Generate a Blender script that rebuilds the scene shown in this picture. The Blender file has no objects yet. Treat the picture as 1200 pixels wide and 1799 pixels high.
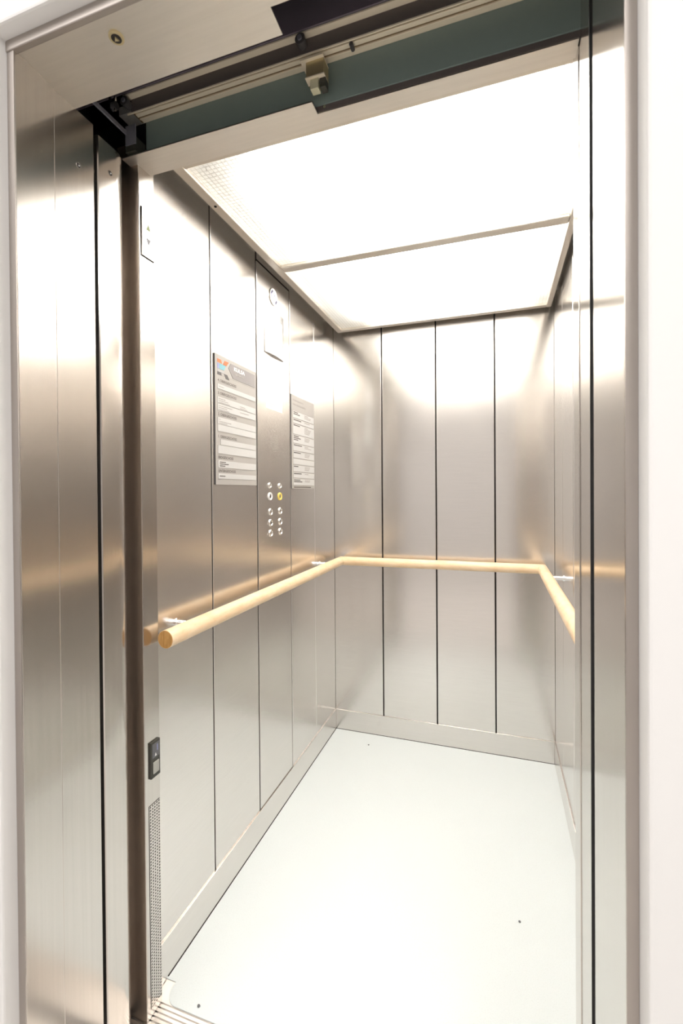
import bpy, bmesh, math, random
from mathutils import Vector, Matrix

# ------------------------------------------------------------------ camera
sc = bpy.context.scene
COL = sc.collection
R = math.radians
cam_d = bpy.data.cameras.new('camera')
cam_d.sensor_fit = 'VERTICAL'; cam_d.sensor_height = 36.0
cam_d.lens = 810.04 * 36.0 / 1799.0
cam_d.shift_y = -(899.5 - 870.85) / 1799.0
cam_d.clip_start = 0.05; cam_d.clip_end = 50
cam_d.dof.use_dof = True; cam_d.dof.focus_distance = 1.9; cam_d.dof.aperture_fstop = 6.3
cam = bpy.data.objects.new('camera', cam_d); COL.objects.link(cam)
_y, _p, _r = R(18.6652), R(-0.4625), R(-0.4211)
_f = Vector((-math.sin(_y)*math.cos(_p), math.cos(_y)*math.cos(_p), math.sin(_p)))
_r0 = Vector((math.cos(_y), math.sin(_y), 0)); _u0 = _r0.cross(_f)
_R = math.cos(_r)*_r0 + math.sin(_r)*_u0; _U = -math.sin(_r)*_r0 + math.cos(_r)*_u0
_m = Matrix((_R, _U, -_f)).transposed().to_4x4(); _m.translation = Vector((0, 0, 1.27))
cam.matrix_world = _m
sc.camera = cam

# ------------------------------------------------------------------ world, lamps, exposure
world = bpy.data.worlds.new('world'); sc.world = world; world.use_nodes = True
world.node_tree.nodes['Background'].inputs[0].default_value = (1, .97, .94, 1)
world.node_tree.nodes['Background'].inputs[1].default_value = 0.25
sc.view_settings.view_transform = 'Standard'; sc.view_settings.look = 'None'
sc.view_settings.gamma = 1; sc.view_settings.use_curve_mapping = False
sc.view_settings.exposure = 0.0
sc.cycles.use_denoising = True
sc.cycles.max_bounces = 14; sc.cycles.diffuse_bounces = 7; sc.cycles.glossy_bounces = 8
sc.cycles.transmission_bounces = 6
sc.cycles.sample_clamp_indirect = 0

TUBE_L = 13.4        # luminance of the light board above the ceiling diffusers
LOBBY_W = 33.0       # watts of each lobby lamp
def area(name, loc, sx, sy, w, col=(1, .975, .955), rot=(0, 0, 0)):
    d = bpy.data.lights.new(name, 'AREA'); d.shape = 'RECTANGLE'; d.size = sx; d.size_y = sy
    d.energy = w; d.color = col
    o = bpy.data.objects.new(name, d); COL.objects.link(o); o.location = loc; o.rotation_euler = rot
    return o
for lx, ly in ((-1.1, -0.75), (0.75, -0.75)):
    area('lobby_lamp', (lx, ly, 2.66), 0.6, 1.1, LOBBY_W)

# ------------------------------------------------------------------ materials
def mat(name, col, rough=.5, metal=0., emit=None, es=0., aniso=0., tang=None, bump=None, spec=None):
    m = bpy.data.materials.new(name); m.use_nodes = True; nt = m.node_tree
    b = nt.nodes['Principled BSDF']
    b.inputs['Base Color'].default_value = (*col, 1); b.inputs['Roughness'].default_value = rough
    b.inputs['Metallic'].default_value = metal
    if spec is not None: b.inputs['Specular IOR Level'].default_value = spec
    if emit: b.inputs['Emission Color'].default_value = (*emit, 1); b.inputs['Emission Strength'].default_value = es
    if aniso:
        b.inputs['Anisotropic'].default_value = aniso
        c = nt.nodes.new('ShaderNodeCombineXYZ')
        for i in range(3): c.inputs[i].default_value = tang[i] + (.01, .013, .017)[i]
        t = c.outputs[0]
        if tang[1]:      # grain upright: the highlight spreads level along every upright face
            g = nt.nodes.new('ShaderNodeNewGeometry'); k = nt.nodes.new('ShaderNodeVectorMath'); k.operation = 'CROSS_PRODUCT'
            c.inputs[0].default_value = .02; c.inputs[1].default_value = .03; c.inputs[2].default_value = 1
            nt.links.new(g.outputs['True Normal'], k.inputs[0]); nt.links.new(t, k.inputs[1]); t = k.outputs[0]
        nt.links.new(t, b.inputs['Tangent'])
    return m
def noise(nt, scale, detail=3, rough=.5, stretch=(1, 1, 1)):
    g = nt.nodes.new('ShaderNodeNewGeometry'); mp = nt.nodes.new('ShaderNodeMapping')
    mp.inputs['Scale'].default_value = stretch; nt.links.new(g.outputs['Position'], mp.inputs['Vector'])
    n = nt.nodes.new('ShaderNodeTexNoise'); n.inputs['Scale'].default_value = scale
    n.inputs['Detail'].default_value = detail; n.inputs['Roughness'].default_value = rough
    nt.links.new(mp.outputs[0], n.inputs['Vector']); return n.outputs['Fac']
def ramp(nt, fac, stops):
    r = nt.nodes.new('ShaderNodeValToRGB'); e = r.color_ramp.elements
    e[0].position, e[0].color = stops[0][0], (*stops[0][1], 1); e[1].position, e[1].color = stops[-1][0], (*stops[-1][1], 1)
    for p, c in stops[1:-1]:
        k = e.new(p); k.color = (*c, 1)
    nt.links.new(fac, r.inputs['Fac']); return r.outputs['Color']
def bump(nt, b, h, strength, dist):
    n = nt.nodes.new('ShaderNodeBump'); n.inputs['Strength'].default_value = strength; n.inputs['Distance'].default_value = dist
    nt.links.new(h, n.inputs['Height']); nt.links.new(n.outputs[0], b.inputs['Normal'])
def steel(name, col, r0, r1, aniso, tang, stretch, smudge=.08, met=.96):
    """brushed stainless: fine grain lines, slow smudges in the polish"""
    m = mat(name, col, (r0+r1)/2, met, aniso=aniso, tang=tang); nt = m.node_tree; b = nt.nodes['Principled BSDF']
    s = noise(nt, 2.6, 4, .6)
    mr = nt.nodes.new('ShaderNodeMapRange'); mr.inputs['From Min'].default_value = .3; mr.inputs['From Max'].default_value = .7
    mr.inputs['To Min'].default_value = r0; mr.inputs['To Max'].default_value = r1
    nt.links.new(s, mr.inputs['Value']); nt.links.new(mr.outputs[0], b.inputs['Roughness'])
    g = noise(nt, 1., 3, .7, stretch)
    lo = tuple(c*(1-smudge) for c in col); hi = tuple(min(1, c*(1+smudge)) for c in col)
    nt.links.new(ramp(nt, g, [(.3, lo), (.7, hi)]), b.inputs['Base Color'])
    return m
SC = (.73, .70, .672)
M = {}
M['steel'] = steel('brushed_steel', SC, .19, .215, .6, (0, 0, 1), (8, 8, 260), .025)
M['steel_jamb'] = steel('brushed_steel_jamb', (.60, .565, .53), .16, .20, .6, (0, 1, 0), (110, 110, 1.5), .035)
M['steel_flat'] = steel('brushed_steel_level', (.74, .70, .65), .36, .42, .4, (0, 1, 0), (6, 120, 6), .03)
M['steel_dull'] = steel('dull_door_steel', (.30, .27, .245), .3, .36, .4, (0, 1, 0), (60, 60, 2), .04)
M['steel_frame'] = steel('ceiling_frame_steel', (.70, .655, .59), .32, .38, 0, (0, 0, 1), (5, 5, 5), .02)
M['chrome'] = mat('chrome', (.86, .86, .87), .12, 1.)
M['btn_steel'] = mat('button_steel', (.80, .78, .75), .18, 1.)
M['dark'] = mat('dark_gap', (.025, .02, .018), .8)
M['black'] = mat('black_void', (.006, .006, .009), .9)
M['plaster'] = mat('white_plaster', (.84, .835, .83), .75)
nt = M['plaster'].node_tree; bump(nt, nt.nodes['Principled BSDF'], noise(nt, 60, 4), .12, .002)
M['lobby_paint'] = mat('lobby_paint', (.60, .585, .57), .8)
M['lobby_floor'] = mat('lobby_floor_tiles', (.62, .59, .55), .45)
nt = M['lobby_floor'].node_tree
nt.links.new(ramp(nt, noise(nt, 9, 5), [(.3, (.66, .63, .60)), (.7, (.73, .70, .67))]), nt.nodes['Principled BSDF'].inputs['Base Color'])
# cabin floor: pale green white vinyl with small specks
m = M['vinyl'] = mat('speckled_vinyl', (.81, .865, .855), .42); nt = m.node_tree; b = nt.nodes['Principled BSDF']
nt.links.new(ramp(nt, noise(nt, 420, 2, .5), [(.30, (.73, .78, .77)), (.42, (.81, .865, .87)), (.66, (.815, .87, .875)), (.72, (.90, .92, .92))]), b.inputs['Base Color'])
bump(nt, b, noise(nt, 300, 2), .08, .001)
# wood handrail
m = M['wood'] = mat('beech_wood', (.80, .56, .29), .38); nt = m.node_tree; b = nt.nodes['Principled BSDF']
nt.links.new(ramp(nt, noise(nt, 9, 5, .6, (2.2, 2.2, 9)), [(.3, (.82, .57, .32)), (.5, (.89, .67, .43)), (.75, (.93, .75, .53))]), b.inputs['Base Color'])
m = M['wood_end'] = mat('beech_end_grain', (.55, .30, .09), .6); nt = m.node_tree; b = nt.nodes['Principled BSDF']
nt.links.new(ramp(nt, noise(nt, 70, 4, .6, (4, 1, .5)), [(.3, (.46, .23, .06)), (.7, (.66, .38, .13))]), b.inputs['Base Color'])
# prismatic diffuser: translucent sheet with a moulded grid of small cells
m = M['diffuser'] = bpy.data.materials.new('prismatic_diffuser'); m.use_nodes = True; nt = m.node_tree
nt.nodes.remove(nt.nodes['Principled BSDF']); out = nt.nodes['Material Output']
g = nt.nodes.new('ShaderNodeNewGeometry'); mp = nt.nodes.new('ShaderNodeMapping'); mp.inputs['Scale'].default_value = (1/.013,)*3
nt.links.new(g.outputs['Position'], mp.inputs['Vector'])
bk = nt.nodes.new('ShaderNodeTexBrick'); bk.offset = 0; bk.inputs['Scale'].default_value = 1
bk.inputs['Brick Width'].default_value = 1; bk.inputs['Row Height'].default_value = 1; bk.inputs['Mortar Size'].default_value = .12
bk.inputs['Mortar Smooth'].default_value = .6
bk.inputs['Color1'].default_value = bk.inputs['Color2'].default_value = (.94, .935, .92, 1); bk.inputs['Mortar'].default_value = (.70, .69, .67, 1)
nt.links.new(mp.outputs[0], bk.inputs['Vector'])
tr = nt.nodes.new('ShaderNodeBsdfTranslucent'); df = nt.nodes.new('ShaderNodeBsdfDiffuse'); mx = nt.nodes.new('ShaderNodeMixShader')
nt.links.new(bk.outputs['Color'], tr.inputs['Color']); df.inputs['Color'].default_value = (.8, .79, .77, 1)
mx.inputs[0].default_value = .40; nt.links.new(tr.outputs[0], mx.inputs[1]); nt.links.new(df.outputs[0], mx.inputs[2])
tp = nt.nodes.new('ShaderNodeBsdfTransparent'); nt.links.new(bk.outputs['Color'], tp.inputs['Color'])
m2 = nt.nodes.new('ShaderNodeMixShader'); m2.inputs[0].default_value = .6
nt.links.new(mx.outputs[0], m2.inputs[1]); nt.links.new(tp.outputs[0], m2.inputs[2])
nt.links.new(m2.outputs[0], out.inputs['Surface'])
M['tube'] = mat('light_board', (1, 1, 1), .5, emit=(1, .985, .965), es=TUBE_L)
M['box_white'] = mat('lamp_box_white', (.66, .65, .62), .8)
M['gold'] = mat('brass_rail', (.97, .87, .69), .33, .1)
M['gold_groove_shade'] = mat('brass_groove_shade', (.24, .17, .09), .5, .1)  # brass darkened to put the shade between the ribs into the colour
M['steel_post'] = steel('brown_post_steel', (.62, .54, .47), .3, .34, 0, (0, 0, 1), (60, 60, 2), .03)
M['steel_edge_dimmed'] = steel('dimmed_frame_edge_steel', (.48, .44, .41), .42, .48, 0, (0, 0, 1), (5, 5, 5), .02)  # jamb steel darkened: the front edges' dim reflection is put into the colour
M['gold_dull'] = mat('dull_brass', (.62, .53, .32), .45, .7)
M['green_steel'] = mat('painted_grey_green_steel', (.22, .285, .27), .5)
M['band'] = mat('dark_taupe_steel', (.12, .10, .096), .5)
M['plum'] = mat('dark_plum_steel', (.18, .15, .185), .55)
M['blue_steel'] = mat('dull_blue_steel', (.26, .26, .30), .45, .3)
M['rubber_and_shade'] = mat('black_rubber_and_shade', (.03, .03, .03), .6)  # rubber of the wheel, also the painted shade in the right door gap
M['roller'] = mat('dark_grey_roller', (.09, .085, .085), .5)
M['white_block'] = mat('yellowed_plastic', (.62, .60, .42), .5)
M['sign'] = mat('sign_silver', (.40, .375, .35), .5, 0)
M['strip'] = mat('sign_strip_white', (.55, .54, .525), .4)
M['tag'] = mat('sign_tag_grey', (.25, .23, .228), .4)
M['tag_text'] = mat('sign_white_print', (.93, .92, .90), .5)
M['ink'] = mat('black_print', (.10, .085, .075), .6)
M['ink_soft'] = mat('grey_print', (.36, .33, .31), .6)
M['orange'] = mat('orange_print', (.62, .17, .06), .5)
M['cyan'] = mat('cyan_print', (.18, .40, .46), .5)
M['lilac'] = mat('lilac_print', (.28, .30, .50), .5)
M['pale_grey'] = mat('pale_grey_print', (.40, .385, .385), .5)
M['charcoal'] = mat('charcoal_print', (.10, .09, .09), .5)
M['paper'] = mat('white_paper', (.74, .77, .77), .6)
M['white_plastic'] = mat('white_plastic', (.85, .85, .84), .35)
M['yellow_ring'] = mat('yellow_ring', (.86, .66, .14), .35)
M['glass_dark'] = mat('dark_display', (.30, .30, .32), .15)
M['display'] = mat('satin_display', (.78, .78, .78), .22, .7)
M['grey_frame'] = mat('olive_black_plastic', (.045, .045, .035), .45)
M['grey_pad'] = mat('slate_plastic', (.13, .13, .14), .4)
M['rocker'] = mat('grey_rocker', (.42, .42, .38), .4)
M['arrow_green'] = mat('pale_green_print', (.25, .30, .10), .5)
M['arrow_grey'] = mat('grey_arrow_print', (.14, .14, .16), .5)
M['blue_print'] = mat('blue_violet_print', (.10, .095, .17), .5)
M['alu'] = mat('grooved_aluminium', (.80, .78, .76), .3, 1.)
M['red'] = mat('red_paint', (.75, .05, .07), .4)

# ------------------------------------------------------------------ helpers
def box(bm, x0, x1, y0, y1, z0, z1):
    v = [bm.verts.new(p) for p in ((x0,y0,z0),(x1,y0,z0),(x1,y1,z0),(x0,y1,z0),(x0,y0,z1),(x1,y0,z1),(x1,y1,z1),(x0,y1,z1))]
    for q in ((3,2,1,0),(4,5,6,7),(0,1,5,4),(1,2,6,5),(2,3,7,6),(3,0,4,7)): bm.faces.new([v[i] for i in q])
def prism(bm, pts, axis, a, b):
    """outline pts extruded along axis from a to b (pts are the two other coordinates, in xyz order)"""
    def P(p, t):
        return {'X': (t, p[0], p[1]), 'Y': (p[0], t, p[1]), 'Z': (p[0], p[1], t)}[axis]
    A = [bm.verts.new(P(p, a)) for p in pts]; B = [bm.verts.new(P(p, b)) for p in pts]
    n = len(pts)
    bm.faces.new(A[::-1]); bm.faces.new(B)
    for i in range(n): bm.faces.new((A[i], A[(i+1) % n], B[(i+1) % n], B[i]))
def circ(cy, cz, r, n=24, a0=0, a1=2*math.pi):
    return [(cy + r*math.cos(a0+(a1-a0)*i/n), cz + r*math.sin(a0+(a1-a0)*i/n)) for i in range(n)]
def cyl(bm, p0, p1, r0, r1=None, n=24, caps=True):
    p0, p1 = Vector(p0), Vector(p1); d = (p1-p0).normalized(); r1 = r0 if r1 is None else r1
    u = d.orthogonal().normalized(); w = d.cross(u)
    A = [bm.verts.new(p0 + r0*(math.cos(2*math.pi*i/n)*u + math.sin(2*math.pi*i/n)*w)) for i in range(n)]
    B = [bm.verts.new(p1 + r1*(math.cos(2*math.pi*i/n)*u + math.sin(2*math.pi*i/n)*w)) for i in range(n)]
    if caps: bm.faces.new(A[::-1]); bm.faces.new(B)
    for i in range(n): bm.faces.new((A[i], A[(i+1) % n], B[(i+1) % n], B[i]))
def ring(bm, cx, cy, cz, r0, r1, h, n=28):
    """ring facing +X, lathe profile with rounded crown"""
    prof = [(r1, 0), (r1, h*.6), (r1-(r1-r0)*.25, h), (r0+(r1-r0)*.25, h), (r0, h*.55), (r0, 0)]
    rows = [[bm.verts.new((cx+x, cy+r*math.cos(2*math.pi*i/n), cz+r*math.sin(2*math.pi*i/n))) for i in range(n)] for r, x in prof]
    for a, b_ in zip(rows, rows[1:]):
        for i in range(n): bm.faces.new((a[i], a[(i+1) % n], b_[(i+1) % n], b_[i]))
def dome(bm, cx, cy, cz, r, h, n=24, k=5):
    rows = []
    for j in range(k):
        t = j/k*math.pi/2
        rows.append([bm.verts.new((cx+h*math.sin(t), cy+r*math.cos(t)*math.cos(2*math.pi*i/n), cz+r*math.cos(t)*math.sin(2*math.pi*i/n))) for i in range(n)])
    top = bm.verts.new((cx+h, cy, cz))
    for a, b_ in zip(rows, rows[1:]):
        for i in range(n): bm.faces.new((a[i], a[(i+1) % n], b_[(i+1) % n], b_[i]))
    for i in range(n): bm.faces.new((rows[-1][i], rows[-1][(i+1) % n], top))
def setp(o, label=None, category=None, group=None, kind=None):
    for k, v in (('label', label), ('category', category), ('group', group), ('kind', kind)):
        if v: o[k] = v
    return o
def obj(name, bm, m, parent=None, bevel=0, seg=2, smooth=False, origin=None, **kw):
    bmesh.ops.recalc_face_normals(bm, faces=bm.faces[:])
    me = bpy.data.meshes.new(name)
    c = Vector(origin) if origin else Vector((0, 0, 0))
    if origin: bmesh.ops.translate(bm, verts=bm.verts[:], vec=-c)
    bm.to_mesh(me); bm.free()
    me.materials.append(M[m] if isinstance(m, str) else m)
    if smooth:
        for p in me.polygons: p.use_smooth = True
        me.set_sharp_from_angle(angle=R(40))
    o = bpy.data.objects.new(name, me); COL.objects.link(o); o.location = c; WO[o.name] = c
    if bevel:
        md = o.modifiers.new('bevel', 'BEVEL'); md.width = bevel; md.segments = seg; md.limit_method = 'ANGLE'
    if parent:
        o.parent = parent; o.matrix_parent_inverse = Matrix.Translation(-parent_world(parent))
    return setp(o, **kw)
WO = {}
def parent_world(o): return WO.get(o.name, Vector((0, 0, 0)))
def empty(name, loc, **kw):
    o = bpy.data.objects.new(name, None); COL.objects.link(o); o.location = loc; o.empty_display_size = .05; WO[o.name] = Vector(loc)
    return setp(o, **kw)
def bxs(name, boxes, m, parent=None, **kw):
    bm = bmesh.new()
    for b_ in boxes: box(bm, *b_)
    return obj(name, bm, m, parent, **kw)
def text(name, s, y, z, h, m, parent, x, wid=None, bold=.0):
    """flat print facing +X; (y,z) is the lower left corner, h the cap height, wid the total width"""
    cu = bpy.data.curves.new('t', 'FONT'); cu.body = s; cu.size = 1; cu.offset = bold; cu.resolution_u = 3
    t = bpy.data.objects.new('t', cu); COL.objects.link(t); bpy.context.view_layer.update()
    me = bpy.data.meshes.new_from_object(t.evaluated_get(bpy.context.evaluated_depsgraph_get()))
    bpy.data.objects.remove(t); bpy.data.curves.remove(cu)
    xs = [v.co.x for v in me.vertices]; ys = [v.co.y for v in me.vertices]
    x0, x1, y0, y1 = min(xs), max(xs), min(ys), max(ys); sy = h/(y1-y0); sx = wid/(x1-x0) if wid else sy
    for v in me.vertices: v.co = Vector((x, y+(v.co.x-x0)*sx, z+(v.co.y-y0)*sy))
    me.materials.clear(); me.materials.append(M[m]); me.name = name
    o = bpy.data.objects.new(name, me); COL.objects.link(o)
    if parent: o.parent = parent; o.matrix_parent_inverse = Matrix.Translation(-parent_world(parent))
    return o

XL, XR, D, XJ, XJR = -.829, .251, 2.332, -.80, .137
ZT = 2.19            # top of the cabin walls
ZB = .104            # top of the skirting
ZS = 2.051           # underside of the door frame head

# ------------------------------------------------------------------ cabin shell
bm = bmesh.new(); rc = .035
prism(bm, [(XL-.02, .985), (-.797, .985), (-.797, .936+rc)] + [(-.797+rc-rc*math.cos(math.pi/2*i/8), .936+rc-rc*math.sin(math.pi/2*i/8)) for i in range(1, 9)] +
      [(XR+.02, .936), (XR+.02, D+.02), (XL-.02, D+.02)], 'Z', -.03, 0)
obj('floor', bm, 'vinyl', label='pale green-white speckled vinyl floor of the lift cabin', category='floor', kind='structure')
J = [.962, 1.2134, 1.4968, 1.7782, 2.0529, D]
JB = [XL, -.5646, -.2886, -.0098, XR]
GAP = .003
def panel_wall(name, back, cuts, axis, pos, sign, label, skip=()):
    w = bxs(name, [back], 'dark', label=label, category='wall', kind='structure')
    for i, (a, b_) in enumerate(zip(cuts, cuts[1:])):
        if i in skip: continue
        bm = bmesh.new(); g0 = .0012 if (axis == 'X' and i == 4) else .0065 if (axis == 'X' and i == 3) else GAP; g1 = .0012 if (axis == 'X' and i == 3) else GAP
        a2 = a + (g0 if i else 0); b2 = b_ - (g1 if i < len(cuts)-2 else 0)
        if axis == 'X': box(bm, min(pos, pos-sign*.014), max(pos, pos-sign*.014), a2, b2, .02, ZT)
        else: box(bm, a2, b2, pos, pos+.014, .02, ZT)
        obj('panel', bm, 'steel', w, bevel=.0016)
    return w
wl = panel_wall('wall_left', (XL-.04, XL-.0145, .94, D+.03, 0, ZT), J, 'X', XL, 1, 'left cabin wall of tall brushed steel panels with dark joints', skip=(2,))
wb = panel_wall('wall_back', (XL-.02, XR+.02, D+.0145, D+.04, 0, ZT), JB, 'Y', D, 1, 'back cabin wall of four tall brushed steel panels')
wr = panel_wall('wall_right', (XR+.0145, XR+.04, .94, D+.03, 0, ZT), J, 'X', XR, -1, 'right cabin wall of brushed steel panels, mostly hidden')
bxs('baseboard_left', [(XL-.001, XL+.004, .962, D, 0, ZB)], 'steel', bevel=.0012, label='steel skirting strip along the left cabin wall', category='baseboard', kind='structure')
bxs('baseboard_back', [(XL+.004, XR-.004, D-.004, D+.001, 0, ZB)], 'steel', bevel=.0012, label='steel skirting strip along the back cabin wall', category='baseboard', kind='structure')
bxs('baseboard_right', [(XR-.004, XR+.001, .962, D, 0, ZB)], 'steel', bevel=.0012, label='steel skirting strip along the right cabin wall', category='baseboard', kind='structure')
# cabin roof above the light
bxs('ceiling', [(XL-.04, XR+.04, .90, D+.04, ZT, ZT+.02)], 'box_white', label='cabin roof above the luminous ceiling', category='ceiling', kind='structure')

# ------------------------------------------------------------------ luminous ceiling
FX0, FX1, FY0, FY1, FZ = -.788, .236, .975, 2.292, 2.102
lt = empty('ceiling_light', ((FX0+FX1)/2, (FY0+FY1)/2, FZ), label='luminous ceiling of two prismatic white panes in a steel frame', category='ceiling light')
fw = .030
fr = bmesh.new()
H = .036
box(fr, FX0, FX0+fw, FY0, FY1, FZ, FZ+H); box(fr, FX1-fw+.008, FX1, FY0, FY1, FZ, FZ+H)
box(fr, FX0+fw, FX1-fw+.008, FY0, FY0+fw, FZ, FZ+H); box(fr, FX0+fw, FX1-fw+.008, FY1-.026, FY1, FZ, FZ+H)
obj('frame', fr, 'steel_frame', lt, bevel=.003)
bxs('crossbar', [(FX0+fw, FX1-fw+.008, 1.561, 1.599, FZ+.001, FZ+.03)], 'steel_frame', lt, bevel=.003)
for a, b_ in ((FY0+fw, 1.561), (1.599, FY1-.026)):
    bxs('diffuser_pane', [(FX0+fw, FX1-fw+.008, a, b_, FZ+.012, FZ+.0125)], 'diffuser', lt)
bxs('lamp_housing', [(FX0+.002, FX0+.006, FY0, FY1, FZ+H, ZT), (FX1-.006, FX1-.002, FY0, FY1, FZ+H, ZT),
                     (FX0+.006, FX1-.006, FY0, FY0+.004, FZ+H, ZT), (FX0+.006, FX1-.006, FY1-.004, FY1, FZ+H, ZT)], 'box_white', lt)
bxs('light_board', [(FX0+.155, FX1-.085, FY0+.09, FY1-.13, ZT-.006, ZT-.002)], 'tube', lt)
bm = bmesh.new(); cyl(bm, (FX0+.016, 1.16, FZ-.0015), (FX0+.016, 1.16, FZ+.002), .004, n=14)
obj('screw', bm, 'dark', lt)

# ------------------------------------------------------------------ handrail
HR, HZ, HXL, HYB, HXR = .0222, .913, -.769, 2.266, .193
hr = empty('handrail', ((HXL+HXR)/2, HYB, HZ), label='round light wood handrail running along three cabin walls', category='handrail')
def rail(pts_in, pts_out, cut0, cut1, n=40):
    pass
def tube_miter(name, A, B, nA, nB, m='wood'):
    """round bar from A to B cut by planes with normals nA, nB"""
    A, B = Vector(A), Vector(B); d = (B-A).normalized(); up = Vector((0, 0, 1)); s = d.cross(up); n = 36
    bm = bmesh.new(); ra, rb = [], []
    for i in range(n):
        o = HR*(math.cos(2*math.pi*i/n)*s + math.sin(2*math.pi*i/n)*up)
        ra.append(bm.verts.new(A + o - d*(o.dot(nA)/d.dot(nA)))); rb.append(bm.verts.new(B + o - d*(o.dot(nB)/d.dot(nB))))
    for i in range(n): bm.faces.new((ra[i], ra[(i+1) % n], rb[(i+1) % n], rb[i]))
    bm.faces.new(ra[::-1]); bm.faces.new(rb)
    return obj(name, bm, m, hr, smooth=True)
nx, ny = Vector((1, 0, 0)), Vector((0, 1, 0)); dl = Vector((1, 1, 0)).normalized(); dr = Vector((1, -1, 0)).normalized()
r1 = tube_miter('rail', (HXL, .925, HZ), (HXL, HYB, HZ), ny, dl)
tube_miter('rail', (HXL, HYB, HZ), (HXR, HYB, HZ), dl, dr)
r3 = tube_miter('rail', (HXR, HYB, HZ), (HXR, 1.02, HZ), dr, ny)
for y, x, rr in ((.925, HXL, r1), (1.02, HXR, r3)):
    bm = bmesh.new(); cyl(bm, (x, y-.0006, HZ), (x, y+.001, HZ), HR-.0008, n=36); obj('end_cap', bm, 'wood_end', rr, label='darker end-grain disc')
def bracket(x0, y0, x1, y1, z=HZ+.004):
    bm = bmesh.new(); cyl(bm, (x0, y0, z), (x1, y1, z), .008, n=20); o = obj('bracket', bm, 'chrome', hr, smooth=True)
    bm = bmesh.new(); d = (Vector((x1, y1, z))-Vector((x0, y0, z))).normalized(); p = Vector((x0, y0, z))
    cyl(bm, p, p+d*.003, .012, n=24); obj('rosette', bm, 'chrome', o, smooth=True)
for y in (1.045, 2.115): bracket(XL, y, HXL-HR*.7, y)
for y in (1.18, 2.03): bracket(XR, y, HXR+HR*.7, y)

# ------------------------------------------------------------------ car operating panel
CY0, CY1 = 1.4968+.003, 1.7782-.001
cop = empty('control_panel', (XL, (CY0+CY1)/2, 0), label='full-height brushed steel control panel with lift buttons in left wall', category='control panel')
XC = XL + .0008
bxs('face_plate', [(XL-.012, XC, CY0, CY1, ZB+.002, 2.116)], 'steel', cop, bevel=.0014)
bxs('top_edge', [(XL-.012, XL+.002, CY0, CY1, 2.121, ZT)], 'steel', cop)
bxs('foot_plate', [(XL-.012, XL, CY0, CY1, .02, ZB)], 'steel', cop)
# round emblem plate
bm = bmesh.new(); cyl(bm, (XC, 1.633, 2.035), (XC+.003, 1.633, 2.035), .031, n=40); em = obj('emblem_disc', bm, 'white_plastic', cop, smooth=True, label='white round emblem with blue arc marks')
bm = bmesh.new()
def arc(bm, cy, cz, r0, r1, a0, a1, x, n=14, th=.0004):
    pts = [(cy+r1*math.cos(R(a0+(a1-a0)*i/n)), cz+r1*math.sin(R(a0+(a1-a0)*i/n))) for i in range(n+1)] + \
          [(cy+r0*math.cos(R(a1+(a0-a1)*i/n)), cz+r0*math.sin(R(a1+(a0-a1)*i/n))) for i in range(n+1)]
    prism(bm, pts, 'X', x, x+th)
arc(bm, 1.633, 2.035, .018, .026, 108, 160, XC+.003); arc(bm, 1.633, 2.035, .020, .029, -62, -18, XC+.003)
obj('blue_mark', bm, 'blue_print', em)
bm = bmesh.new()
arc(bm, 1.633, 2.035, .021, .026, 160, 250, XC+.003); prism(bm, circ(1.640, 2.042, .0035, 10), 'X', XC+.003, XC+.0034)
obj('lilac_mark', bm, 'lilac', em)
bm = bmesh.new(); ring(bm, XC, 1.633, 2.035, .031, .0335, .0036, 40); obj('rim', bm, 'btn_steel', em, smooth=True)
# raised display housing with a curved face
bm = bmesh.new(); pts = []
for i in range(13):
    t = i/12; y = 1.558+.158*t; pts.append((XC+.0035+.0095*math.sin(math.pi*t), y))
prism(bm, [(XC, 1.558)] + pts + [(XC, 1.716)], 'Z', 1.802, 1.978)
dsp = obj('floor_display', bm, 'display', cop, bevel=.0008, label='raised curved satin display housing')
bm = bmesh.new(); pts = []
for i in range(9):
    t = .42+.46*i/8; y = 1.558+.158*t; pts.append((XC+.0040+.0095*math.sin(math.pi*t), y))
prism(bm, pts + [(p[0]-.003, p[1]) for p in pts[::-1]], 'Z', 1.868, 1.945)
obj('window', bm, 'white_plastic', dsp)
bxs('notice_sticker', [(XC, XC+.0004, 1.577, 1.692, 1.728, 1.782)], 'paper', cop, label='small white sticker under the display')
ps = bxs('paper_notice', [(XC, XC+.0005, 1.566, 1.706, 1.592, 1.688)], 'paper', cop, label='pale translucent notice')
for z, a, b_ in ((1.672, .01, .08), (1.664, .01, .10), (1.612, .02, .075), (1.604, .02, .05)):
    bm = bmesh.new(); prism(bm, [(1.566+a, z), (1.566+b_, z), (1.566+b_, z+.0018), (1.566+a, z+.0018)], 'X', XC+.0005, XC+.0007)
    obj('faint_line', bm, 'pale_grey', ps)
# loudspeaker: concentric rings of punched holes
bm = bmesh.new()
for k, r in enumerate((.0, .0065, .013, .0195, .026, .0325)):
    n = max(1, int(2*math.pi*r/.0062))
    for i in range(n):
        a = 2*math.pi*i/n; prism(bm, circ(1.634+r*math.cos(a), 1.462+r*math.sin(a), .0011, 6), 'X', XC-.0002, XC+.0004)
obj('speaker_holes', bm, 'tag', cop, kind='stuff')
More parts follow.
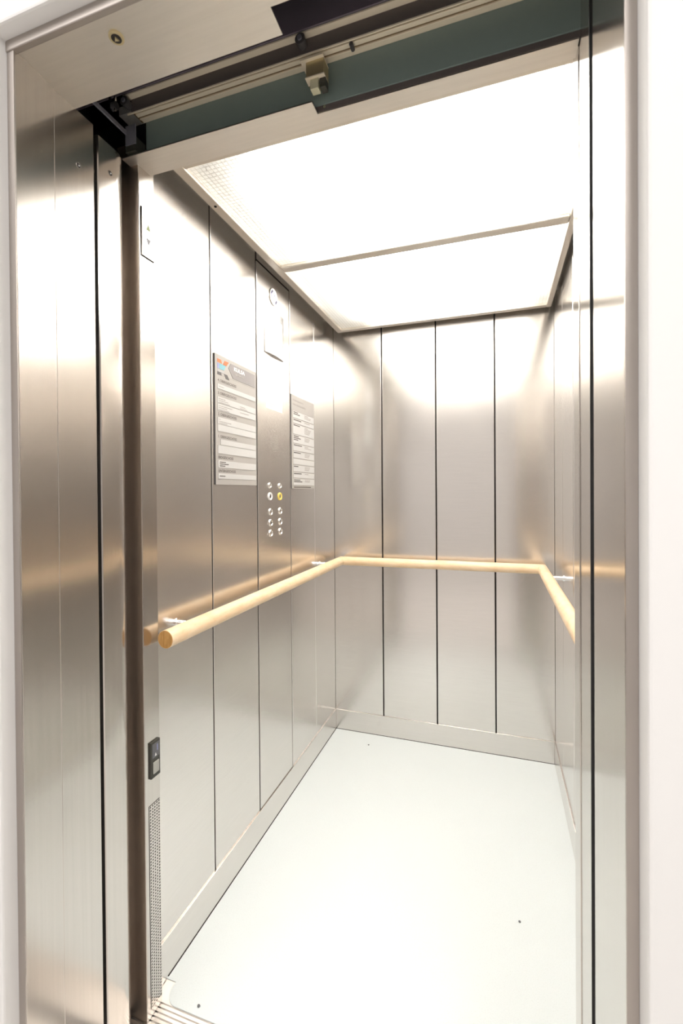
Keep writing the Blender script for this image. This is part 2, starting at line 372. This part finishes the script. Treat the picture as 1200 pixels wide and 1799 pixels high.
# buttons
def button(y, z, r, face, rim, glyph, mark=0):
    bm = bmesh.new(); ring(bm, XC, y, z, r*.62, r, .0042); b0 = obj('button', bm, rim, cop, smooth=True, origin=(XC, y, z))
    bm = bmesh.new(); dome(bm, XC+.0008, y, z, r*.62, .0018); obj('button_cap', bm, face, b0, smooth=True)
    if glyph: text('glyph', glyph, y-r*.24, z-r*.30, r*.62, 'ink', b0, XC+.0029, wid=r*.46, bold=.02)
    bm = bmesh.new(); sgn = -1 if mark < 0 else 1
    for i in range(3):
        for j in range(2):
            if (i+j+int(z*1000)) % 3: dome(bm, XC, y+sgn*(r+.008+.003*j), z-.003+.003*i, .0009, .0006, 8, 2)
    if bm.faces: obj('braille_dots', bm, 'btn_steel', b0)
    else: bm.free()
    return b0
setp(button(1.590, 1.297, .0115, 'btn_steel', 'btn_steel', '', -1)); button(1.676, 1.296, .0115, 'btn_steel', 'btn_steel', '', 1)
setp(button(1.592, 1.255, .0155, 'btn_steel', 'white_plastic', '8', -1), label='button with a white ring')
setp(button(1.676, 1.254, .0155, 'btn_steel', 'yellow_ring', '8', 1), label='button with a yellow ring')
for z, g1, g2 in ((1.195, '3', '4'), (1.153, '1', '2'), (1.113, '', '0')):
    button(1.595, z, .0145, 'btn_steel', 'btn_steel', g1, -1); button(1.678, z, .0145, 'btn_steel', 'btn_steel', g2, 1)

# ------------------------------------------------------------------ directory signs
def strip_group(sign, rows, ya, yb, x):
    for z0, z1 in rows:
        bxs('strip', [(x, x+.0012, ya, yb, z0, z1)], 'strip', sign)
def words(bm, y, z, n, x, h=.0026, seed=1, unit=.0032):
    """a line of print too small to read in the photograph: word-long dashes"""
    rnd = random.Random(seed); w = 0
    while w < n:
        k = rnd.choice((2, 3, 4, 5)); k = min(k, n-w)
        prism(bm, [(y+w*unit, z), (y+(w+k)*unit-.0012, z), (y+(w+k)*unit-.0012, z+h), (y+w*unit, z+h)], 'X', x, x+.0003); w += k
X1 = XL + .0042
s1 = empty('directory_sign', (XL, 1.357, 1.295), label='large silver floor directory with colourful logo left of the buttons', category='sign')
bxs('board', [(X1-.0007, X1, 1.2285, 1.4845, 1.296, 1.7035)], 'sign', s1)
bxs('backing_board', [(XL+.0003, X1-.0007, 1.2287, 1.4843, 1.2962, 1.7033)], 'charcoal', s1)
xs = X1
rows1 = [(1.5965, 1.6115), (1.5515, 1.5715), (1.5285, 1.5495), (1.486, 1.507), (1.4635, 1.4845), (1.4215, 1.4385), (1.3935, 1.4195), (1.3495, 1.3715), (1.3145, 1.3305)]
for i, (z0, z1) in enumerate(rows1):
    bxs('strip', [(xs, xs+.0012, 1.2400 + (.014 if i == 5 else 0), 1.4775, z0, z1)], 'strip', s1, bevel=.0003)
bm = bmesh.new()
for z in (1.6415, 1.593, 1.525, 1.460, 1.390, 1.346):
    prism(bm, [(1.238, z), (1.478, z), (1.478, z+.0011), (1.238, z+.0011)], 'X', xs, xs+.0003)
obj('rule_lines', bm, 'ink_soft', s1)
for s, z, w in (('4. OBERGESCHOSS', 1.6195, .108), ('3. OBERGESCHOSS', 1.5795, .108), ('2. OBERGESCHOSS', 1.513, .108), ('1. OBERGESCHOSS', 1.4435, .108), ('ERDGESCHOSS', 1.3775, .086), ('UNTERGESCHOSS', 1.3355, .100)):
    text('floor_heading', s, 1.2425, z, .0085, 'ink', s1, xs+.0004, wid=w, bold=.012)
bm = bmesh.new(); xw = xs+.0013
for y, z, n, sd in ((1.248, 1.603, 9, 1), (1.246, 1.5645, 12, 2), (1.246, 1.5590, 17, 3), (1.246, 1.5535, 20, 4), (1.246, 1.5425, 24, 5), (1.246, 1.5365, 15, 6), (1.246, 1.5308, 19, 7),
                    (1.372, 1.5600, 11, 8), (1.372, 1.5545, 15, 9), (1.372, 1.5400, 18, 10), (1.246, 1.5000, 3, 11), (1.246, 1.4935, 22, 12), (1.246, 1.4885, 15, 13)):
    words(bm, y, z, n, xw, .0020, sd)
obj('faint_small_print', bm, 'ink_soft', s1, kind='stuff')
bm = bmesh.new()
for y, z, n, sd in ((1.248, 1.3655, 11, 21), (1.248, 1.3595, 16, 22), (1.248, 1.3535, 10, 23), (1.248, 1.3215, 10, 24)):
    words(bm, y, z, n, xw, .0028, sd)
obj('dark_small_print', bm, 'ink', s1, kind='stuff')
# logo block and tag
bm = bmesh.new()
prism(bm, [(1.241, 1.690), (1.262, 1.690), (1.268, 1.679), (1.241, 1.679)], 'X', xs, xs+.0005)
prism(bm, [(1.282, 1.692), (1.306, 1.692), (1.292, 1.6775), (1.273, 1.6775)], 'X', xs, xs+.0005)
obj('logo_orange', bm, 'orange', s1)
bm = bmesh.new(); prism(bm, [(1.252, 1.6765), (1.288, 1.6765), (1.278, 1.660), (1.252, 1.660)], 'X', xs, xs+.0005); obj('logo_cyan', bm, 'cyan', s1)
bm = bmesh.new(); prism(bm, [(1.240, 1.6765), (1.2518, 1.6765), (1.2518, 1.660), (1.240, 1.660)], 'X', xs, xs+.0005); obj('logo_lilac', bm, 'lilac', s1)
bm = bmesh.new(); prism(bm, [(1.240, 1.658), (1.276, 1.658), (1.281, 1.650), (1.240, 1.650)], 'X', xs, xs+.0005); obj('logo_pale', bm, 'pale_grey', s1)
bm = bmesh.new(); prism(bm, [(1.241, 1.6495), (1.262, 1.6495), (1.265, 1.6405), (1.241, 1.6405)], 'X', xs, xs+.0005)
prism(bm, [(1.278, 1.6495), (1.297, 1.6495), (1.309, 1.6355), (1.289, 1.6355)], 'X', xs, xs+.0005); obj('logo_charcoal', bm, 'charcoal', s1)
bm = bmesh.new(); prism(bm, [(1.316, 1.692), (1.476, 1.692), (1.476, 1.646), (1.330, 1.646), (1.304, 1.674)], 'X', xs, xs+.0008); tg = obj('title_tag', bm, 'tag', s1)
text('title', 'KULSA', 1.337, 1.6735, .0125, 'tag_text', tg, xs+.001, wid=.068, bold=.02)
bm = bmesh.new(); words(bm, 1.337, 1.661, 19, xs+.0009, .004, 31); obj('subtitle', bm, 'ink_soft', tg)

X2 = XL + .0038
s2 = empty('directory_sign', (XL, 1.914, 1.288), label='narrower silver sign with ten text rows right of the buttons', category='sign')
bxs('board', [(X2-.0007, X2, 1.7865, 2.041, 1.287, 1.6875)], 'sign', s2)
bxs('backing_board', [(XL+.0003, X2-.0007, 1.7867, 2.0408, 1.2872, 1.6873)], 'charcoal', s2)
lines = [719.5, 733, 742.5, 762, 778, 791.5, 804.5, 816, 829, 840.5, 853.5]
zz = [1.687-(v-692.5)*.00241 for v in lines]
for a, b_ in zip(zz, zz[1:]):
    bxs('strip', [(X2, X2+.0012, 1.801, 2.035, b_+.002, a-.002)], 'strip', s2, bevel=.0003)
bm = bmesh.new()
for z in zz: prism(bm, [(1.799, z-.0008), (2.037, z-.0008), (2.037, z+.0008), (1.799, z+.0008)], 'X', X2, X2+.0003)
obj('rule_lines', bm, 'ink_soft', s2)
bm = bmesh.new()
words(bm, 1.802, 1.664, 20, X2+.0002, .006, 41, .0058); words(bm, 1.802, 1.645, 24, X2+.0002, .007, 42, .0058)
obj('title_print', bm, 'ink_soft', s2, kind='stuff')
L = [(2, 3), (1, 1), (1, 5), (3, 3), (1, 2), (1, 3), (0, 0), (1, 3), (1, 1), (2, 2)]
bm = bmesh.new(); bm2 = bmesh.new()
for i, (a, b_) in enumerate(L):
    for k in range(a): words(bm, 1.806, zz[i]-.009-.0075*k, 7+(i*5+k*3) % 7, X2+.0013, .004, 50+i*5+k, .0068)
    for k in range(b_): words(bm2, 1.925, zz[i]-.009-.0062*k, 6+(i*3+k*5) % 6, X2+.0013, .003, 90+i*5+k, .0068)
words(bm, 1.806, 1.2905, 28, X2+.0003, .004, 77, .0068)
obj('row_heading', bm, 'ink', s2, kind='stuff'); obj('row_detail', bm2, 'ink_soft', s2, kind='stuff')

# ------------------------------------------------------------------ cabin door posts, thresholds
post = bxs('trim_1', [(-.862, XJ, .886, .9375, 0, 2.10), (-.862, XL, .9375, .962, 0, 2.10)], 'steel_jamb', bevel=.0012, label='left cabin entrance post with the vent grille', category='post', kind='structure')
bxs('trim_2', [(XJR, .275, .903, .960, 0, 2.10)], 'steel_jamb', bevel=.0012, label='right cabin entrance post', category='post', kind='structure')
t3 = bxs('trim_3', [(XJR+.0015, .24, .806, .8995, 0, 2.20)], 'steel_jamb', bevel=.0015, label='right closing post of the lift doors', category='post', kind='structure')
bxs('front_face', [(-.862, XJ-.0012, .8853, .8862, 0, 2.10)], 'steel_post', post)
bxs('gap_shade', [(XJR+.0005, .24, .8035, .8062, 0, 2.20)], 'rubber_and_shade', t3)  # black strip added to paint the shade in the gap beside the jamb
# vent grille: a perforated sheet
gy0, gz0, pit, nc, nr = .8985, .020, .00735, 5, 67
gr = empty('vent_grille', (XJ, .917, gz0), label='tall perforated vent strip at the foot of the left entrance post', category='vent grille')
bm = bmesh.new(); hp = pit/2; hr_ = .0021
for i in range(nc):
    for j in range(nr):
        cy, cz = gy0+pit*(i+.5), gz0+pit*(j+.5)
        sq = [(1, 0), (1, 1), (0, 1), (-1, 1), (-1, 0), (-1, -1), (0, -1), (1, -1)]
        A = [bm.verts.new((XJ+.0012, cy+hp*a, cz+hp*b_)) for a, b_ in sq]
        B = [bm.verts.new((XJ+.0012, cy+hr_*math.cos(k*math.pi/4), cz+hr_*math.sin(k*math.pi/4))) for k in range(8)]
        for k in range(8): bm.faces.new((A[k], A[(k+1) % 8], B[(k+1) % 8], B[k]))
bmesh.ops.remove_doubles(bm, verts=bm.verts[:], dist=1e-5)
g_ = obj('perforated_sheet', bm, 'steel_jamb', gr)
for p in g_.data.polygons:
    if p.normal.x < 0: p.flip()
bxs('backing', [(XJ, XJ+.0004, gy0, gy0+nc*pit, gz0, gz0+nr*pit)], 'dark', gr)
# key switch
ks = empty('key_switch', (XJ, .917, .577), label='dark two-part switch plate above the vent grille on the left post', category='switch')
bxs('housing', [(XJ, XJ+.005, .9015, .9335, .577, .665)], 'grey_frame', ks, bevel=.001)
bxs('upper_pad', [(XJ+.005, XJ+.0058, .9055, .9295, .626, .660)], 'grey_pad', ks)
bxs('rocker', [(XJ+.005, XJ+.008, .907, .9265, .588, .616)], 'rocker', ks, bevel=.001)
bm = bmesh.new(); prism(bm, [(.9135, .629), (.9195, .629), (.9165, .6365)], 'X', XJ+.0058, XJ+.0062); obj('arrow_mark', bm, 'tag_text', ks)
bm = bmesh.new(); prism(bm, [(.921, .640), (.924, .640), (.924, .655), (.921, .655)], 'X', XJ+.0058, XJ+.0062); obj('blue_mark', bm, 'lilac', ks)
# direction indicator
di = empty('direction_indicator', (XJ, .912, 1.838), label='slim steel indicator with up and down arrows at top of left post', category='indicator')
bxs('cover_plate', [(XJ+.0008, XJ+.0038, .8925, .9335, 1.838, 1.953)], 'steel', di, bevel=.0005)
bxs('shadow_gap', [(XJ, XJ+.0008, .8915, .9345, 1.8365, 1.9545)], 'dark', di)
bm = bmesh.new(); prism(bm, [(.9055, 1.904), (.9205, 1.904), (.913, 1.920)], 'X', XJ+.0038, XJ+.0042); obj('up_arrow', bm, 'arrow_green', di, label='pale green up arrow')
bm = bmesh.new(); prism(bm, [(.9055, 1.884), (.9205, 1.884), (.913, 1.868)], 'X', XJ+.0038, XJ+.0042); obj('down_arrow', bm, 'arrow_grey', di, label='grey down arrow')

# doors parked on the left
def door(name, y0, y1, x, rb, label):
    """panel seen edge-on: leading edge at x, its back corner rolled with radius rb"""
    bm = bmesh.new(); pts = [(-.99, y0), (x-.002, y0), (x, y0+.002)]
    for i in range(9):
        a = math.pi/2*i/8; pts.append((x-rb+rb*math.cos(a), y1-rb+rb*math.sin(a)))
    pts.append((-.99, y1)); prism(bm, pts, 'Z', .012, 2.034)
    return obj(name, bm, 'steel_jamb' if name == 'door_1' else 'steel_dull', smooth=True, label=label, category='door', kind='structure')
dA = door('door_1', .770, .862, -.8015, .044, 'parked landing door panel seen edge-on, left of entrance post')
dB = door('door_2', .8635, .8840, -.852, .002, 'parked cabin door panel, dark narrow strip behind the landing door')
def hole(y, z, x, par):
    bm = bmesh.new(); ring(bm, x, y, z, .0048, .0058, .0006, 18); h = obj('fixing_hole', bm, 'steel_jamb', par, smooth=True)
    bm = bmesh.new(); cyl(bm, (x, y, z), (x+.0003, y, z), .005, n=16); obj('recess', bm, 'dark', h)
    bm = bmesh.new(); dome(bm, x+.0003, y+.0012, z+.0005, .0018, .0006, 10, 3); obj('screw_head', bm, 'chrome', h)
hole(.803, 1.973, -.8015, dA)

# ------------------------------------------------------------------ landing door frame
jl = bxs('trim_4', [(-.816, XJ, .591, .667, 0, ZS)], 'steel_jamb', bevel=.0012, label='front part of the left door jamb', category='door frame', kind='structure')
jl2 = bxs('trim_5', [(-.830, XJ-.0012, .6673, .7595, 0, 2.0465)], 'steel_jamb', bevel=.0012, label='rear part of the left door jamb', category='door frame', kind='structure')
bxs('front_edge', [(-.8163, XJ-.0003, .5895, .5912, 0, ZS)], 'steel_edge_dimmed', jl)
hole(.7215, 1.936, XJ-.0012, jl2)
bxs('trim_6', [(XJR, .1495, .597, .775, 0, ZS)], 'steel_jamb', bevel=.0012, label='right door jamb', category='door frame', kind='structure')
bxs('front_edge', [(XJR+.0003, .1497, .5955, .5972, 0, ZS)], 'steel_edge_dimmed', bpy.data.objects['trim_6'])
# head: a soffit plate with a notch on its right half
bm = bmesh.new()
prism(bm, [(-.832, .597), (.152, .597), (.152, .674), (-.340, .670), (-.340, .714), (-.832, .714)], 'Z', ZS, ZS+.0025)
for v in bm.verts: v.co.z -= .066*(v.co.y-.597)      # the plate sags a little towards the shaft
hd = obj('trim_7', bm, 'steel_flat', label='notched beige steel soffit of the door frame head', category='door frame', kind='structure')
bxs('front_lip', [(-.817, .1498, .587, .598, ZS-.002, 2.068)], 'steel_edge_dimmed', hd, bevel=.0015)
bm = bmesh.new(); cyl(bm, (-.612, .630, ZS-.0052), (-.612, .630, ZS+.001), .0125, n=28); lk = obj('triangular_lock', bm, 'gold_dull', hd, bevel=.0008, label='brass ring of the emergency release')
bm = bmesh.new(); cyl(bm, (-.612, .630, ZS-.0056), (-.612, .630, ZS-.005), .0085, n=24); obj('lock_recess', bm, 'dark', lk)
bm = bmesh.new(); cyl(bm, (-.612, .630, ZS-.0075), (-.612, .630, ZS-.0054), .0045, n=3); obj('lock_pin', bm, 'gold_dull', lk)

# ------------------------------------------------------------------ door header mechanism
hm = empty('door_gear', (-.33, .86, 2.14), label='grey-green door drive header with ribbed brass rail above the entrance', category='door mechanism')
bxs('lintel_plate', [(-.822, -.346, .858, .9265, 2.046, 2.0485), (-.346, XJR, .889, .9265, 2.046, 2.0485)], 'steel_flat', hm, label='beige steel cabin lintel plate with a notch')
bxs('lintel_back', [(-.80, XJR, .9235, .9265, 2.0485, 2.12)], 'steel_flat', hm)
bxs('header_panel', [(-.775, XJR+.002, .885, .888, 2.060, 2.30)], 'green_steel', hm, label='grey-green painted vertical panel')
bxs('lower_flange', [(-.79, XJR+.002, .8885, .8915, 2.0485, 2.0615), (-.79, -.346, .862, .8885, 2.0485, 2.0505)], 'band', hm)
# ribbed rail: profile in (y,z) seen from below
rr = bxs('ribbed_rail', [(-.785, XJR+.03, .850, .885, 2.1385, 2.150)], 'gold_groove_shade', hm, label='ribbed brass-coloured rail')
for a, b_, z in ((.8500, .8526, 2.1345), (.8566, .8655, 2.1355), (.8705, .8732, 2.1350), (.8742, .8845, 2.1372)):
    bxs('rib', [(-.797 if z < 2.135 else -.78, XJR+.03, a, b_, z, 2.1386)], 'gold', rr, bevel=.0006)
bxs('roller_band', [(-.785, XJR+.03, .8505, .854, 2.150, 2.178), (-.785, XJR+.03, .8495, .8505, 2.1375, 2.178)], 'band', hm)
bxs('upper_flange', [(-.797, XJR+.03, .8365, .8505, 2.1655, 2.1685)], 'gold', hm, label='flat brass-coloured upper flange')
bxs('cover_sheet', [(-.95, XJR+.03, .833, .836, 2.169, 2.40)], 'plum', hm)
for x, z, r in ((-.790, 2.152, .0105), (-.360, 2.153, .0105)):
    bm = bmesh.new(); cyl(bm, (x, .832, z), (x, .8495, z), r, r*.8, n=18); rl = obj('roller', bm, 'roller', hm, smooth=True)
    bm = bmesh.new(); cyl(bm, (x, .829, z), (x, .832, z), r*.45, n=12); obj('bolt_head', bm, 'blue_steel', rl)
# hanger bracket
hb = bxs('hanger_bracket', [(-.356, -.318, .852, .880, 2.088, 2.122)], 'gold_dull', hm, bevel=.001, label='small folded metal hanger bracket')
bxs('bracket_flange', [(-.366, -.318, .846, .880, 2.122, 2.1245)], 'gold', hb)
bxs('bracket_ledge', [(-.356, -.316, .848, .866, 2.086, 2.0885)], 'gold', hb)
bxs('plastic_guide', [(-.347, -.330, .852, .868, 2.066, 2.086)], 'white_block', hb, bevel=.001, label='yellowed plastic guide')
bxs('guide_cheek', [(-.328, -.316, .855, .872, 2.068, 2.0855)], 'grey_frame', hb)
bm = bmesh.new(); cyl(bm, (-.262, .852, 2.130), (-.262, .866, 2.130), .004, n=12); obj('bolt', bm, 'roller', hm)
bm = bmesh.new(); cyl(bm, (-.330, .8865, 2.055), (-.330, .8885, 2.055), .003, n=10); obj('rivet', bm, 'chrome', hm)
# side bracket at the left end of the gear
sb = bxs('side_bracket', [(-.803, -.799, .748, .852, 2.090, 2.100)], 'blue_steel', hm, bevel=.001, label='dull blue-grey side bracket')
bxs('bracket_arm', [(-.803, -.775, .850, .853, 2.066, 2.110)], 'blue_steel', sb)
bxs('bracket_stud', [(-.790, -.786, .790, .794, 2.10, 2.135), (-.782, -.779, .796, .800, 2.10, 2.130)], 'chrome', sb)
bxs('buffer', [(-.805, -.777, .852, .884, 2.052, 2.085)], 'grey_frame', hm)
bm = bmesh.new(); cyl(bm, (-.778, .800, 2.112), (-.792, .800, 2.112), .008, n=14); obj('wheel', bm, 'rubber_and_shade', hm)

# ------------------------------------------------------------------ shaft, closed and dark
bxs('wall_shaft', [(-1.02, -1.0, .60, .99, -.05, 2.42), (.30, .32, .60, .94, -.05, 2.42), (-1.02, .32, .60, .99, 2.40, 2.42), (-1.0, -.862, .9385, .97, 0, 2.42),
                   (-1.0, .32, .9385, .97, 2.21, 2.40), (.275, .30, .9385, .97, 0, 2.42), (-.862, .275, .9385, .962, 2.125, 2.21), (-.90, .30, .74, .80, -.12, -.10),
                   (.1498, .30, .606, .78, 0, 2.42), (-1.0, .30, .606, .62, 2.10, 2.42)], 'black', label='dark lift shaft behind the door frame', category='wall', kind='structure')

# thresholds: grooved aluminium sills
def sill(name, y0, y1, n, label, rnd_corner=False):
    bm = bmesh.new(); w = (y1-y0)/n; pts = [(y0, -.02)]
    for i in range(n):
        a = y0+w*i; pts += [(a, -.001), (a+w*.62, -.001), (a+w*.62, -.006), (a+w, -.006)]
    pts.append((y1, -.02)); prism(bm, pts, 'X', -.90, .24)
    return obj(name, bm, 'alu', label=label, category='threshold', kind='structure')
sl8 = sill('trim_8', .845, .9355, 9, 'grooved metal threshold of the cabin')
bxs('sill_back', [(-.862, .24, .9355, .985, -.028, -.0015)], 'alu', sl8)
sill('trim_9', .700, .815, 8, 'grooved metal threshold of the landing')

# ------------------------------------------------------------------ lobby
YW = .562
bm = bmesh.new()
prism(bm, [(-3.2, 0), (-.8168, 0), (-.8168, 2.068), (.1501, 2.068), (.1501, 0), (2.6, 0), (2.6, 2.8), (-3.2, 2.8)], 'Y', YW, .605)
obj('wall_front', bm, 'plaster', bevel=.004, label='white plastered lobby wall around the lift doorway', category='wall', kind='structure')
bxs('floor_lobby', [(-3.2, 2.6, -2.3, .699, -.03, -.001)], 'lobby_floor', label='lobby floor in front of the lift', category='floor', kind='structure')
bxs('ceiling_lobby', [(-3.2, 2.6, -2.3, .605, 2.8, 2.83)], 'plaster', label='white lobby ceiling', category='ceiling', kind='structure')
bxs('wall_lobby', [(-3.2, 2.6, -2.33, -2.3, 0, 2.8), (-3.23, -3.2, -2.3, .605, 0, 2.8), (2.6, 2.63, -2.3, .605, 0, 2.8)], 'lobby_paint', label='lobby walls behind the photographer', category='wall', kind='structure')

# dark joint of sealant along the foot of the skirting, crumbs of dirt on the floor
bxs('trim_10', [(XL+.004, XL+.0055, .99, D-.004, -.001, .0015), (XL+.004, XR-.004, D-.0055, D-.004, -.001, .0015)], 'dark', label='thin dark joint between skirting and floor', category='joint', kind='structure')
for x, y, r, lab in ((-.616, 2.221, .004, 'tiny dark crumb on the floor near the back skirting'), (.057, 1.441, .004, 'tiny grey crumb in the right foreground of the floor'), (-.705, .955, .004, 'small brown crumb at the floor edge by the threshold')):
    bm = bmesh.new(); bmesh.ops.create_icosphere(bm, subdivisions=2, radius=r)
    rnd = random.Random(int(r*9999+x*100))
    for v in bm.verts: v.co *= rnd.uniform(.7, 1.1); v.co.z *= .5
    z0 = min(v.co.z for v in bm.verts); bmesh.ops.translate(bm, verts=bm.verts[:], vec=(x, y, -z0))
    obj('crumb', bm, 'grey_pad', origin=(x, y, 0), label=lab, category='dirt')
